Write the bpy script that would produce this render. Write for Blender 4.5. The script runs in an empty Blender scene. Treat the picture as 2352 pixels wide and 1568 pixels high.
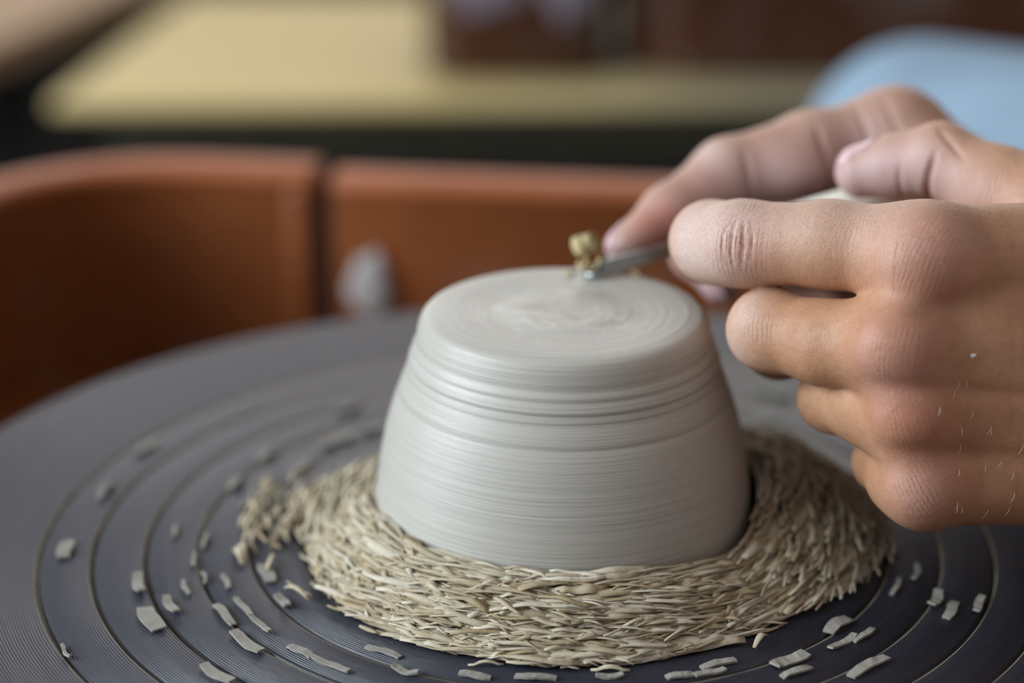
import bpy, bmesh, math, random
import numpy as np
from mathutils import Vector, Matrix

random.seed(7)
rng = np.random.default_rng(7)
SC = bpy.context.scene
COL = SC.collection

# ------------------------------------------------------------------ camera
F_PX = 5000.0
PITCH = math.radians(20.461)
CAM_LOC = np.array([-0.0159, -0.5638, 0.2689])
cd = bpy.data.cameras.new('camera')
cd.sensor_width = 36.0
cd.lens = F_PX / 2352 * 36.0
cd.clip_start = 0.02
cd.dof.use_dof = True
cd.dof.focus_distance = 0.556
cd.dof.aperture_fstop = 3.7
cam = bpy.data.objects.new('camera', cd)
COL.objects.link(cam)
cam.location = CAM_LOC
cam.rotation_euler = (math.pi / 2 - PITCH, 0, 0)
SC.camera = cam

# ------------------------------------------------------------------ world, lights, exposure
SC.view_settings.view_transform = 'Standard'
SC.view_settings.look = 'None'
SC.view_settings.gamma = 1.0
SC.view_settings.use_curve_mapping = False
SC.view_settings.exposure = 0.0
w = bpy.data.worlds.new('room_light')
SC.world = w
w.use_nodes = True
bg = w.node_tree.nodes['Background']
bg.inputs['Color'].default_value = (1.0, 0.935, 0.88, 1)
bg.inputs['Strength'].default_value = 0.38


def area(name, loc, target, sx, sy, power, color):
    l = bpy.data.lights.new(name, 'AREA')
    l.shape = 'RECTANGLE'
    l.size, l.size_y = sx, sy
    l.energy = power
    l.color = color
    o = bpy.data.objects.new(name, l)
    COL.objects.link(o)
    o.location = loc
    d = Vector(target) - Vector(loc)
    o.rotation_euler = d.to_track_quat('-Z', 'Y').to_euler()
    return o


area('window_daylight', (-2.0, -0.38, 0.92), (0.0, 0.0, 0.05), 1.7, 1.25, 84, (0.82, 0.935, 1.0))
area('rear_window_daylight', (0.0, 4.2, 1.17), (0.0, 0.0, 1.17), 3.9, 1.05, 33, (1.0, 0.97, 0.95))


# ------------------------------------------------------------------ helpers
FW = np.array([0, math.cos(PITCH), -math.sin(PITCH)])
UP = np.array([0, math.sin(PITCH), math.cos(PITCH)])
RT = np.array([1.0, 0, 0])


def at(x, y, d):
    """point of the photograph at pixel x, y, at real distance d along the view axis"""
    return CAM_LOC + d * (FW + RT * (x - 1176) / F_PX - UP * (y - 784) / F_PX)


def onz(x, y, z):
    r = FW + RT * (x - 1176) / F_PX - UP * (y - 784) / F_PX
    return CAM_LOC + r * (z - CAM_LOC[2]) / r[2]


def tag(o, label, cat, group=None, kind=None):
    if label: o['label'] = label
    if cat: o['category'] = cat
    if group: o['group'] = group
    if kind: o['kind'] = kind
    return o


def empty(name, loc=(0, 0, 0), rz=0):
    o = bpy.data.objects.new(name, None)
    o.empty_display_size = 0.02
    COL.objects.link(o)
    o.location = loc
    o.rotation_euler = (0, 0, rz)
    return o


def obj_pydata(name, verts, faces, mat, parent=None, smooth=True):
    me = bpy.data.meshes.new(name)
    me.from_pydata([tuple(v) for v in verts], [], [tuple(f) for f in faces])
    if smooth:
        me.polygons.foreach_set('use_smooth', [True] * len(me.polygons))
    me.materials.append(mat)
    me.update()
    o = bpy.data.objects.new(name, me)
    COL.objects.link(o)
    if parent is not None: o.parent = parent
    return o


def obj_bm(name, bm, mat, parent=None, smooth=False):
    me = bpy.data.meshes.new(name)
    bm.normal_update()
    bm.to_mesh(me)
    bm.free()
    if smooth:
        me.polygons.foreach_set('use_smooth', [True] * len(me.polygons))
    me.materials.append(mat)
    o = bpy.data.objects.new(name, me)
    COL.objects.link(o)
    if parent is not None: o.parent = parent
    return o


def lathe(profile, n=96, close_ends=True):
    """profile: list of (r, z); r = 0 ends are poles"""
    verts, faces, rings = [], [], []
    for r, z in profile:
        if r < 1e-7:
            rings.append([len(verts)]); verts.append((0, 0, z))
        else:
            rings.append(list(range(len(verts), len(verts) + n)))
            for k in range(n):
                a = 2 * math.pi * k / n
                verts.append((r * math.cos(a), r * math.sin(a), z))
    for A, B in zip(rings[:-1], rings[1:]):
        for k in range(n):
            k2 = (k + 1) % n
            if len(A) == 1 and len(B) == 1: continue
            if len(A) == 1: faces.append((A[0], B[k2], B[k]))
            elif len(B) == 1: faces.append((A[k], A[k2], B[0]))
            else: faces.append((A[k], A[k2], B[k2], B[k]))
    return verts, faces


def box_bm(bm, cx, cy, cz, sx, sy, sz, bevel=0.0, rz=0.0):
    r = bmesh.ops.create_cube(bm, size=1.0)
    M = Matrix.Translation((cx, cy, cz)) @ Matrix.Rotation(rz, 4, 'Z') @ Matrix.Diagonal((sx, sy, sz, 1))
    bmesh.ops.transform(bm, matrix=M, verts=r['verts'])
    if bevel:
        es = list({e for v in r['verts'] for e in v.link_edges})
        bmesh.ops.bevel(bm, geom=es, offset=bevel, segments=3, affect='EDGES', profile=0.5)


def sweep(path, prof, closed_path=False, cap=True):
    """path: list of (point, normal2d); prof: list of (offset, z) closed loop"""
    n, m = len(path), len(prof)
    verts, faces = [], []
    for (p, nrm) in path:
        for (o, z) in prof:
            verts.append((p[0] + nrm[0] * o, p[1] + nrm[1] * o, z))
    segs = n if closed_path else n - 1
    for i in range(segs):
        a, b = i * m, ((i + 1) % n) * m
        for k in range(m):
            k2 = (k + 1) % m
            faces.append((a + k, b + k, b + k2, a + k2))
    if cap and not closed_path:
        faces.append(tuple(range(m)))
        faces.append(tuple(reversed(range((n - 1) * m, n * m))))
    return verts, faces


# ------------------------------------------------------------------ materials
def new_mat(name):
    m = bpy.data.materials.new(name)
    m.use_nodes = True
    nt = m.node_tree
    return m, nt, nt.nodes['Principled BSDF']


def N(nt, typ, **kw):
    n = nt.nodes.new(typ)
    for k, v in kw.items():
        if k.startswith('in_'):
            n.inputs[k[3:].replace('_', ' ')].default_value = v
        else:
            setattr(n, k, v)
    return n


def L(nt, a, b): nt.links.new(a, b)


def coords(nt, scale=(1, 1, 1)):
    tc = N(nt, 'ShaderNodeTexCoord')
    mp = N(nt, 'ShaderNodeMapping')
    mp.inputs['Scale'].default_value = scale
    L(nt, tc.outputs['Object'], mp.inputs['Vector'])
    return mp.outputs['Vector']


def noise(nt, vec, scale, detail=4, rough=0.55):
    n = N(nt, 'ShaderNodeTexNoise')
    n.inputs['Scale'].default_value = scale
    n.inputs['Detail'].default_value = detail
    n.inputs['Roughness'].default_value = rough
    if vec is not None: L(nt, vec, n.inputs['Vector'])
    return n


def ramp(nt, fac, stops):
    r = N(nt, 'ShaderNodeValToRGB')
    els = r.color_ramp.elements
    while len(els) < len(stops): els.new(0.5)
    for e, (p, c) in zip(els, stops):
        e.position = p
        e.color = (*c, 1) if len(c) == 3 else c
    L(nt, fac, r.inputs['Fac'])
    return r.outputs['Color']


def mix(nt, fac, a, b, blend='MIX'):
    m = N(nt, 'ShaderNodeMix', data_type='RGBA', blend_type=blend)
    for sock, v in ((m.inputs[0], fac), (m.inputs[6], a), (m.inputs[7], b)):
        if hasattr(v, 'node'): L(nt, v, sock)
        elif isinstance(v, (int, float)): sock.default_value = v
        else: sock.default_value = (*v, 1)
    return m.outputs[2]


def math_n(nt, op, a, b=None, c=None):
    m = N(nt, 'ShaderNodeMath', operation=op)
    for s, v in zip(m.inputs, (a, b, c)):
        if v is None: continue
        if hasattr(v, 'node'): L(nt, v, s)
        else: s.default_value = v
    return m.outputs[0]


def bump(nt, height, dist, strength=1.0, normal=None):
    b = N(nt, 'ShaderNodeBump')
    b.inputs['Distance'].default_value = dist
    b.inputs['Strength'].default_value = strength
    L(nt, height, b.inputs['Height'])
    if normal is not None: L(nt, normal, b.inputs['Normal'])
    return b.outputs['Normal']


def plain(name, col, rough=0.6, spec=0.4, metal=0.0, var=0.15, scale=30, bumpd=0.0, bscale=80):
    m, nt, p = new_mat(name)
    v = coords(nt)
    n = noise(nt, v, scale)
    c2 = tuple(max(0, c * (1 - var)) for c in col)
    c1 = tuple(min(1, c * (1 + var)) for c in col)
    L(nt, ramp(nt, n.outputs['Fac'], [(0.3, c2), (0.7, c1)]), p.inputs['Base Color'])
    p.inputs['Roughness'].default_value = rough
    p.inputs['Specular IOR Level'].default_value = spec
    p.inputs['Metallic'].default_value = metal
    if bumpd:
        L(nt, bump(nt, noise(nt, v, bscale).outputs['Fac'], bumpd), p.inputs['Normal'])
    return m


def radial(nt):
    """distance from the object's vertical axis and object z"""
    tc = N(nt, 'ShaderNodeTexCoord')
    sx = N(nt, 'ShaderNodeSeparateXYZ')
    L(nt, tc.outputs['Object'], sx.inputs[0])
    r2 = math_n(nt, 'ADD', math_n(nt, 'MULTIPLY', sx.outputs[0], sx.outputs[0]), math_n(nt, 'MULTIPLY', sx.outputs[1], sx.outputs[1]))
    return math_n(nt, 'SQRT', r2), sx.outputs[2], tc.outputs['Object']


def ring_vec(nt, r, z, vec, ang_scale):
    """noise coordinates that are long around the axis and short across it"""
    c = N(nt, 'ShaderNodeCombineXYZ')
    ma = N(nt, 'ShaderNodeVectorMath', operation='SCALE')
    nrm = N(nt, 'ShaderNodeVectorMath', operation='NORMALIZE')
    ml = N(nt, 'ShaderNodeVectorMath', operation='MULTIPLY')
    ml.inputs[1].default_value = (1, 1, 0)
    L(nt, vec, ml.inputs[0]); L(nt, ml.outputs[0], nrm.inputs[0])
    L(nt, nrm.outputs[0], ma.inputs[0]); ma.inputs['Scale'].default_value = ang_scale
    L(nt, math_n(nt, 'ADD', r, math_n(nt, 'MULTIPLY', z, 1.7)), c.inputs[2])
    ad = N(nt, 'ShaderNodeVectorMath', operation='ADD')
    L(nt, ma.outputs[0], ad.inputs[0]); L(nt, c.outputs[0], ad.inputs[1])
    return ad.outputs[0]


# wet clay of the turned bowl
M_bowl, nt, p = new_mat('leather_hard_clay')
r_, z_, v_ = radial(nt)
rv = ring_vec(nt, r_, z_, v_, 0.0006)
n1 = noise(nt, rv, 900, 6, 0.6)
n2 = noise(nt, v_, 45, 4)
n3 = noise(nt, ring_vec(nt, r_, z_, v_, 0.004), 160, 4, 0.6)
base = ramp(nt, n1.outputs['Fac'], [(0.3, (0.42, 0.397, 0.36)), (0.7, (0.50, 0.475, 0.435))])
base = mix(nt, math_n(nt, 'MULTIPLY', n3.outputs['Fac'], 0.6), base, (0.45, 0.43, 0.395))
ctr = ramp(nt, math_n(nt, 'MULTIPLY', r_, 25.0), [(0.30, (1, 1, 1)), (0.75, (0, 0, 0))])
sw = noise(nt, v_, 110, 3)
sw.inputs['Distortion'].default_value = 1.6
base = mix(nt, math_n(nt, 'MULTIPLY', ctr, ramp(nt, sw.outputs['Fac'], [(0.5, (0, 0, 0)), (0.62, (0.8, 0.8, 0.8))])), base, (0.60, 0.575, 0.53))
base = mix(nt, math_n(nt, 'MULTIPLY', ctr, ramp(nt, sw.outputs['Fac'], [(0.32, (0.6, 0.6, 0.6)), (0.42, (0, 0, 0))])), base, (0.36, 0.31, 0.25))
L(nt, base, p.inputs['Base Color'])
p.inputs['Roughness'].default_value = 0.36
p.inputs['Specular IOR Level'].default_value = 0.45
bn = bump(nt, n1.outputs['Fac'], 0.00035)
L(nt, bump(nt, n3.outputs['Fac'], 0.00022, 1.0, bn), p.inputs['Normal'])

# dry shavings
def clay_mat(name, a, b, rough=0.8):
    m, nt, p = new_mat(name)
    g = N(nt, 'ShaderNodeNewGeometry')
    v = coords(nt)
    n = noise(nt, v, 220, 4)
    c = ramp(nt, g.outputs['Random Per Island'], [(0.0, a), (1.0, b)])
    c = mix(nt, math_n(nt, 'MULTIPLY', n.outputs['Fac'], 0.55), c, tuple(x * 0.6 for x in a))
    L(nt, c, p.inputs['Base Color'])
    p.inputs['Roughness'].default_value = rough
    p.inputs['Specular IOR Level'].default_value = 0.25
    L(nt, bump(nt, n.outputs['Fac'], 0.0004), p.inputs['Normal'])
    return m


M_shav = clay_mat('clay_shavings', (0.37, 0.285, 0.17), (0.68, 0.62, 0.51))
M_chip = clay_mat('clay_chip', (0.24, 0.225, 0.20), (0.40, 0.375, 0.33))
M_curl = clay_mat('fresh_clay_curl', (0.42, 0.32, 0.15), (0.62, 0.52, 0.30), 0.6)

# wheel head
M_wheel, nt, p = new_mat('dark_wheel_metal')
r_, z_, v_ = radial(nt)
nn = noise(nt, v_, 14, 5)
ns = noise(nt, ring_vec(nt, r_, z_, v_, 0.01), 130, 5, 0.65)
c = ramp(nt, nn.outputs['Fac'], [(0.3, (0.018, 0.0205, 0.034)), (0.7, (0.027, 0.029, 0.043))])
c = mix(nt, math_n(nt, 'MULTIPLY', ramp(nt, ns.outputs['Fac'], [(0.5, (0, 0, 0)), (0.8, (1, 1, 1))]), 0.25), c, (0.11, 0.105, 0.11))
# shade inside the turned grooves painted near-black into the metal
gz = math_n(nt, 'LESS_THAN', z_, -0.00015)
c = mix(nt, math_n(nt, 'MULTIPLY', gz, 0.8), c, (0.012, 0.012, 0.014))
L(nt, c, p.inputs['Base Color'])
p.inputs['Roughness'].default_value = 0.36
p.inputs['Specular IOR Level'].default_value = 0.45
wv = math_n(nt, 'SINE', math_n(nt, 'MULTIPLY', r_, 2 * math.pi / 0.00078))
bn = bump(nt, wv, 0.00006)
L(nt, bump(nt, ns.outputs['Fac'], 0.0003, 1.0, bn), p.inputs['Normal'])


# terracotta coloured plastic with dried slip smears
def pan_mat(name, col, smear=0.35, seed=0.0):
    m, nt, p = new_mat(name)
    tc = N(nt, 'ShaderNodeTexCoord')
    mp = N(nt, 'ShaderNodeMapping')
    mp.inputs['Location'].default_value = (seed, seed * 2, seed * 3)
    L(nt, tc.outputs['Object'], mp.inputs['Vector'])
    v = mp.outputs['Vector']
    a = noise(nt, v, 22, 3)
    b = noise(nt, v, 9, 4)
    c = ramp(nt, b.outputs['Fac'], [(0.3, tuple(x * 0.8 for x in col)), (0.7, tuple(x * 1.15 for x in col))])
    f = ramp(nt, a.outputs['Fac'], [(0.56, (0, 0, 0)), (0.78, (1, 1, 1))])
    c = mix(nt, math_n(nt, 'MULTIPLY', f, smear), c, (0.34, 0.31, 0.30))
    L(nt, c, p.inputs['Base Color'])
    p.inputs['Roughness'].default_value = 0.45
    p.inputs['Specular IOR Level'].default_value = 0.4
    L(nt, bump(nt, a.outputs['Fac'], 0.002), p.inputs['Normal'])
    return m


M_pan = pan_mat('terracotta_plastic', (0.20, 0.058, 0.016), 0.24)
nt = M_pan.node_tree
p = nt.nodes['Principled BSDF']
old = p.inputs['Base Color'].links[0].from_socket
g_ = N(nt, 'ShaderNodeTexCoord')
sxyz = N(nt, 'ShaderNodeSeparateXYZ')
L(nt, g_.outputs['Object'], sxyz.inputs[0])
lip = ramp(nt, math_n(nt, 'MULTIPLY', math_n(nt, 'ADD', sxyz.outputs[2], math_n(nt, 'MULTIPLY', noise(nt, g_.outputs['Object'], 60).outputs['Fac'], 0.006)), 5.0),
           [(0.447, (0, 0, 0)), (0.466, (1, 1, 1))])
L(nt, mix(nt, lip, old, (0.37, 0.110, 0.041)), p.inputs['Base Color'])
M_tub = pan_mat('brown_plastic', (0.065, 0.022, 0.010), 0.35, 3.1)
M_smear = plain('dried_slip', (0.42, 0.40, 0.40), 0.7, var=0.2, scale=60, bumpd=0.001)

# bench wood
M_wood, nt, p = new_mat('pale_wood')
vo_ = coords(nt)
v = coords(nt, (3, 40, 40))
n = noise(nt, v, 1.5, 6, 0.6)
c = ramp(nt, n.outputs['Fac'], [(0.25, (0.60, 0.44, 0.175)), (0.75, (0.74, 0.58, 0.28))])
# weaker light towards the bench's right painted into the wood, noisy edge
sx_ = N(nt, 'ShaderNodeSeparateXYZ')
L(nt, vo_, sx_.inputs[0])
dim_ = math_n(nt, 'ADD', sx_.outputs[0], math_n(nt, 'MULTIPLY', math_n(nt, 'SUBTRACT', noise(nt, vo_, 7, 4).outputs['Fac'], 0.5), 0.28))
dim_ = ramp(nt, math_n(nt, 'ADD', dim_, 0.5), [(0.25, (0, 0, 0)), (0.50, (1, 1, 1))])
c = mix(nt, math_n(nt, 'MULTIPLY', dim_, 0.8), c, (0.23, 0.20, 0.155))
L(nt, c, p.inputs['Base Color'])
p.inputs['Roughness'].default_value = 0.6
L(nt, bump(nt, n.outputs['Fac'], 0.0008), p.inputs['Normal'])
M_wood2 = plain('tan_wood', (0.44, 0.28, 0.16), 0.6, var=0.12, scale=12)
M_handle = plain('bare_wood_handle', (0.82, 0.78, 0.68), 0.55, var=0.1, scale=200)
M_floor = plain('dark_concrete', (0.008, 0.0075, 0.0065), 0.95, 0.04, var=0.4, scale=6, bumpd=0.002, bscale=40)
M_dark = plain('dark_painted_steel', (0.03, 0.03, 0.032), 0.5, 0.4, var=0.2, scale=20)
M_steel = plain('brushed_steel', (0.30, 0.31, 0.31), 0.28, 0.5, 1.0, var=0.1, scale=300)
M_denim = plain('pale_blue_cloth', (0.26, 0.355, 0.46), 0.85, 0.2, var=0.10, scale=26, bumpd=0.003, bscale=18)
M_shirt = plain('grey_cotton', (0.35, 0.36, 0.38), 0.9, 0.2, var=0.1, scale=40)
M_hair = plain('dark_hair', (0.05, 0.035, 0.025), 0.6, 0.4, var=0.3, scale=200)
M_bodyhair = plain('pale_hair', (0.75, 0.62, 0.48), 0.5, 0.4, var=0.1)

M_nail, nt, p = new_mat('fingernail')
p.inputs['Base Color'].default_value = (0.62, 0.40, 0.42, 1)
p.inputs['Roughness'].default_value = 0.22
p.inputs['Specular IOR Level'].default_value = 0.6

# skin: per-vertex fields from the hand builder carry folds, knuckle redness and clay dusting with some painted light
M_skin, nt, p = new_mat('skin')


def attr(nt, name):
    a = N(nt, 'ShaderNodeAttribute', attribute_name=name)
    return a.outputs['Fac']


a_w, a_u, a_r, a_d, a_p = (attr(nt, x) for x in ('wrinkle', 'wcoord', 'red', 'dust', 'pale'))
v = coords(nt)
nb = noise(nt, v, 60, 4)
nf = noise(nt, v, 400, 4)
nff = noise(nt, v, 1500, 3)
c = ramp(nt, nb.outputs['Fac'], [(0.3, (0.40, 0.195, 0.105)), (0.7, (0.50, 0.272, 0.160))])
c = mix(nt, math_n(nt, 'MULTIPLY', ramp(nt, nf.outputs['Fac'], [(0.45, (0, 0, 0)), (0.7, (1, 1, 1))]), 0.25), c, (0.30, 0.13, 0.075))
c = mix(nt, a_p, c, (0.52, 0.345, 0.33))
c = mix(nt, math_n(nt, 'MULTIPLY', a_r, 0.75), c, (0.46, 0.17, 0.125))
# fold lines run across the finger at the joints
wob = math_n(nt, 'MULTIPLY', math_n(nt, 'SUBTRACT', noise(nt, v, 130, 3).outputs['Fac'], 0.5), 4.0)
ph = math_n(nt, 'ADD', math_n(nt, 'MULTIPLY', a_u, 2 * math.pi / 1.35), math_n(nt, 'MULTIPLY', wob, 2.6))
sn = math_n(nt, 'SINE', ph)
line = math_n(nt, 'POWER', math_n(nt, 'MULTIPLY', math_n(nt, 'ADD', sn, 1.0), 0.5), 4.0)
gap = ramp(nt, noise(nt, v, 170, 2).outputs['Fac'], [(0.38, (0.1, 0.1, 0.1)), (0.6, (1, 1, 1))])
line = math_n(nt, 'MULTIPLY', math_n(nt, 'MULTIPLY', line, a_w), gap)
dust_light_n = math_n(nt, 'MULTIPLY', a_d, ramp(nt, nff.outputs['Fac'], [(0.35, (0.25, 0.25, 0.25)), (0.62, (1, 1, 1))]))
dust_light_n = math_n(nt, 'MULTIPLY', dust_light_n, math_n(nt, 'SUBTRACT', 1.0, line))
c = mix(nt, dust_light_n, c, (0.66, 0.56, 0.53))
c = mix(nt, math_n(nt, 'MULTIPLY', line, 0.42), c, (0.30, 0.10, 0.06))
vo = N(nt, 'ShaderNodeTexVoronoi', feature='DISTANCE_TO_EDGE')
vo.inputs['Scale'].default_value = 1500
mpv = N(nt, 'ShaderNodeMapping')
mpv.inputs['Scale'].default_value = (0.75, 1, 1.35)
mpv.inputs['Rotation'].default_value = (0, 0.35, 0)
dis = N(nt, 'ShaderNodeVectorMath', operation='ADD')
dsc = N(nt, 'ShaderNodeVectorMath', operation='SCALE')
dsc.inputs['Scale'].default_value = 0.0016
nd = noise(nt, v, 300, 2)
L(nt, nd.outputs['Color'], dsc.inputs[0])
L(nt, v, dis.inputs[0]); L(nt, dsc.outputs[0], dis.inputs[1])
L(nt, dis.outputs[0], mpv.inputs['Vector'])
L(nt, mpv.outputs[0], vo.inputs['Vector'])
cell = ramp(nt, vo.outputs['Distance'], [(0.0, (0, 0, 0)), (0.22, (1, 1, 1))])
L(nt, c, p.inputs['Base Color'])
p.inputs['Subsurface Weight'].default_value = 0.22
p.inputs['Subsurface Radius'].default_value = (1.0, 0.35, 0.2)
p.inputs['Subsurface Scale'].default_value = 0.003
p.inputs['Roughness'].default_value = 0.48
p.inputs['Specular IOR Level'].default_value = 0.42
b1 = bump(nt, cell, 0.000035)
b2 = bump(nt, math_n(nt, 'SUBTRACT', 1.0, line), 0.00022, 1.0, b1)
b3 = bump(nt, nf.outputs['Fac'], 0.00018, 1.0, b2)
L(nt, b3, p.inputs['Normal'])

# ------------------------------------------------------------------ setting: floor
FLOOR_Z = -0.55
bm = bmesh.new()
box_bm(bm, 0, 2.0, FLOOR_Z - 0.05, 8, 10, 0.1)
tag(obj_bm('floor', bm, M_floor), 'dark concrete studio floor under the benches', None, kind='structure')
M_wall = plain('pale_plaster', (0.72, 0.69, 0.66), 0.85, 0.2, var=0.05, scale=5, bumpd=0.002, bscale=30)
bm = bmesh.new()
for x0, x1, z0, z1 in ((-2.4, -2.0, FLOOR_Z, 2.25), (2.0, 2.4, FLOOR_Z, 2.25), (-2.0, 2.0, FLOOR_Z, 0.62), (-2.0, 2.0, 1.72, 2.25)):
    box_bm(bm, (x0 + x1) / 2, 4.25, (z0 + z1) / 2, x1 - x0, 0.1, z1 - z0)
tag(obj_bm('wall_back', bm, M_wall), 'plastered back wall of the studio with a long low window', None, kind='structure')
# left wall with the window opening the daylight comes through
bm = bmesh.new()
for y0, y1, z0, z1 in ((-2.4, -1.35, FLOOR_Z, 1.95), (0.55, 4.3, FLOOR_Z, 1.95), (-1.35, 0.55, FLOOR_Z, 0.15), (-1.35, 0.55, 1.65, 1.95)):
    box_bm(bm, -2.25, (y0 + y1) / 2, (z0 + z1) / 2, 0.1, y1 - y0, z1 - z0)
tag(obj_bm('wall_left', bm, M_wall), 'pale plastered left wall with the window opening', None, kind='structure')

# ------------------------------------------------------------------ potter's wheel
GROOVES = [0.1485 - 0.0146 * k for k in range(7)] + [0.1631]
GROOVES = sorted(g for g in GROOVES if g < 0.155)
WHEEL_R = 0.1985
wheel = empty('pottery_wheel', (0, 0, FLOOR_Z))
tag(wheel, 'dark grey pottery wheel with concentric grooves turned into its round head', 'pottery wheel')
prof = [(0, 0.0)]
for g in GROOVES:
    prof += [(g - 0.0009, 0.0), (g - 0.0004, -0.0012), (g + 0.0003, -0.0012), (g + 0.0007, 0.00005), (g + 0.0010, 0.0)]
prof += [(WHEEL_R - 0.004, 0.0), (WHEEL_R - 0.0012, -0.001), (WHEEL_R, -0.004), (WHEEL_R, -0.018), (WHEEL_R - 0.004, -0.02), (0, -0.02)]
vs, fs = lathe(prof, 256)
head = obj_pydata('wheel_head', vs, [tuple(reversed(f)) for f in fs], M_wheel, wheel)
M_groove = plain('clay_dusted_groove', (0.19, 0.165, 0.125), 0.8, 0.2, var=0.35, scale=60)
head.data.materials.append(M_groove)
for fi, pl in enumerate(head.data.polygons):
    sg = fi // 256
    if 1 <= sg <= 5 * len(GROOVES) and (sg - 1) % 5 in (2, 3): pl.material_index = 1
head.location = (0, 0, -FLOOR_Z)
vs, fs = lathe([(0, -0.02), (0.035, -0.02), (0.035, -0.035), (0.014, -0.04), (0.014, -0.09), (0, -0.09)], 40)
sh = obj_pydata('shaft', vs, fs, M_steel, wheel)
sh.location = (0, 0, -FLOOR_Z)
PAN_ROT = math.radians(-7.0)
bm = bmesh.new()
box_bm(bm, 0, 0, -0.12 - FLOOR_Z, 0.60, 0.66, 0.09, 0.02, PAN_ROT)
obj_bm('housing', bm, M_dark, wheel, False)
for sx in (-1, 1):
    for sy in (-1, 1):
        bm = bmesh.new()
        q = Matrix.Rotation(PAN_ROT, 3, 'Z') @ Vector((sx * 0.25, sy * 0.27, 0))
        zt = -0.165 - FLOOR_Z
        box_bm(bm, q.x, q.y, zt / 2, 0.04, 0.04, zt, 0.006, PAN_ROT)
        obj_bm('leg', bm, M_dark, wheel)

# splash pan: two lipped halves around the wheel head
pan = empty('splash_pan', (0, 0, -0.0745))
pan.rotation_euler = (0, 0, PAN_ROT)
tag(pan, 'terracotta brown two-piece plastic splash pan around the wheel head', 'splash pan')


def rr_path(hx, hy, rad, x0, side):
    """rounded rectangle outline; side -1: from the back joint round by -x to the front joint, +1: by +x"""
    pts = [((x0, hy), (0, 1))]
    n = 14
    s = side
    cx, cy = s * (hx - rad), hy - rad
    steps = 8
    for i in range(1, steps):
        t = i / steps
        pts.append(((x0 + (cx - x0) * t, hy), (0, 1)))
    for i in range(n + 1):
        a = math.pi / 2 * (1 - i / n)
        pts.append(((cx + s * rad * math.cos(a), cy + rad * math.sin(a)), (s * math.cos(a), math.sin(a))))
    for i in range(1, 4):
        t = i / 4
        pts.append(((s * hx, cy - 2 * cy * t), (s, 0)))
    for i in range(n + 1):
        a = -math.pi / 2 * (i / n)
        pts.append(((cx + s * rad * math.cos(a), -cy + rad * math.sin(a)), (s * math.cos(a), math.sin(a))))
    for i in range(1, steps + 1):
        t = i / steps
        pts.append(((cx + (x0 - cx) * t, -hy), (0, -1)))
    return pts


def pan_profile(top, inset=0.0):
    z0 = 0.0
    pr = [(-0.02, z0), (-0.018 - inset, z0 + 0.02), (-0.0225 - inset, top - 0.020), (-0.0230 - inset, top - 0.008),
          (-0.0238 - inset, top - 0.0045), (-0.0230 - inset, top - 0.0020), (-0.0200, top - 0.0008), (-0.014, top), (-0.005, top - 0.0005), (0.0, top - 0.004), (0.0, top - 0.016),
          (-0.004, top - 0.016), (-0.0045, top - 0.008), (-0.012, top - 0.006), (-0.018, top - 0.012), (-0.018, top - 0.03),
          (-0.014, z0 + 0.02), (-0.015, z0)]
    return pr


JX = -0.1314
TOP = 0.0745 + 0.0182
for side, hy, tp in ((-1, 0.3185, TOP + 0.001), (1, 0.3105, TOP)):
    x0 = JX + (-0.0040 if side < 0 else 0.0045)
    pts = rr_path(0.285, hy, 0.10, x0, side)
    vs, fs = sweep(pts, pan_profile(tp))
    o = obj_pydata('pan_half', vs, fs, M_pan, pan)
    me = o.data
    bm = bmesh.new(); bm.from_mesh(me)
    bmesh.ops.recalc_face_normals(bm, faces=bm.faces)
    bm.to_mesh(me); bm.free()
    bpy_mod = o.modifiers.new('edge', 'BEVEL'); bpy_mod.width = 0.0015; bpy_mod.segments = 2; bpy_mod.limit_method = 'ANGLE'
    # folded end flange of the half, standing at the joint
    if side < 0:
        bm = bmesh.new()
        box_bm(bm, x0 - 0.006, hy - 0.0235, (tp - 0.006) / 2 + 0.002, 0.012, 0.010, tp - 0.012, 0.004)
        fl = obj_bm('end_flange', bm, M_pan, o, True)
    # the pan's floor under this half
    hx0, hx1 = (x0, -0.268) if side < 0 else (x0, 0.268)
    bm = bmesh.new()
    box_bm(bm, (hx0 + hx1) / 2, 0, 0.002, abs(hx1 - hx0), 0.585, 0.004, 0.001)
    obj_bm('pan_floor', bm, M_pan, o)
# slip blob dried over the joint
bm = bmesh.new()
bmesh.ops.create_icosphere(bm, subdivisions=3, radius=1)
for v_b in bm.verts:
    q = v_b.co
    k = 1 + 0.18 * math.sin(5 * q.x + 3 * q.z) * math.cos(4 * q.z)
    v_b.co = Vector((q.x * 0.0082 * k * (1.1 - 0.35 * q.z), q.y * 0.003, q.z * 0.015 * k))
sm = obj_bm('slip_smear', bm, M_smear, pan, True)
sm.location = (-0.111, 0.2875, 0.046)
sm['label'] = 'pale lavender grey smear of dried slip beside the joint'

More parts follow.
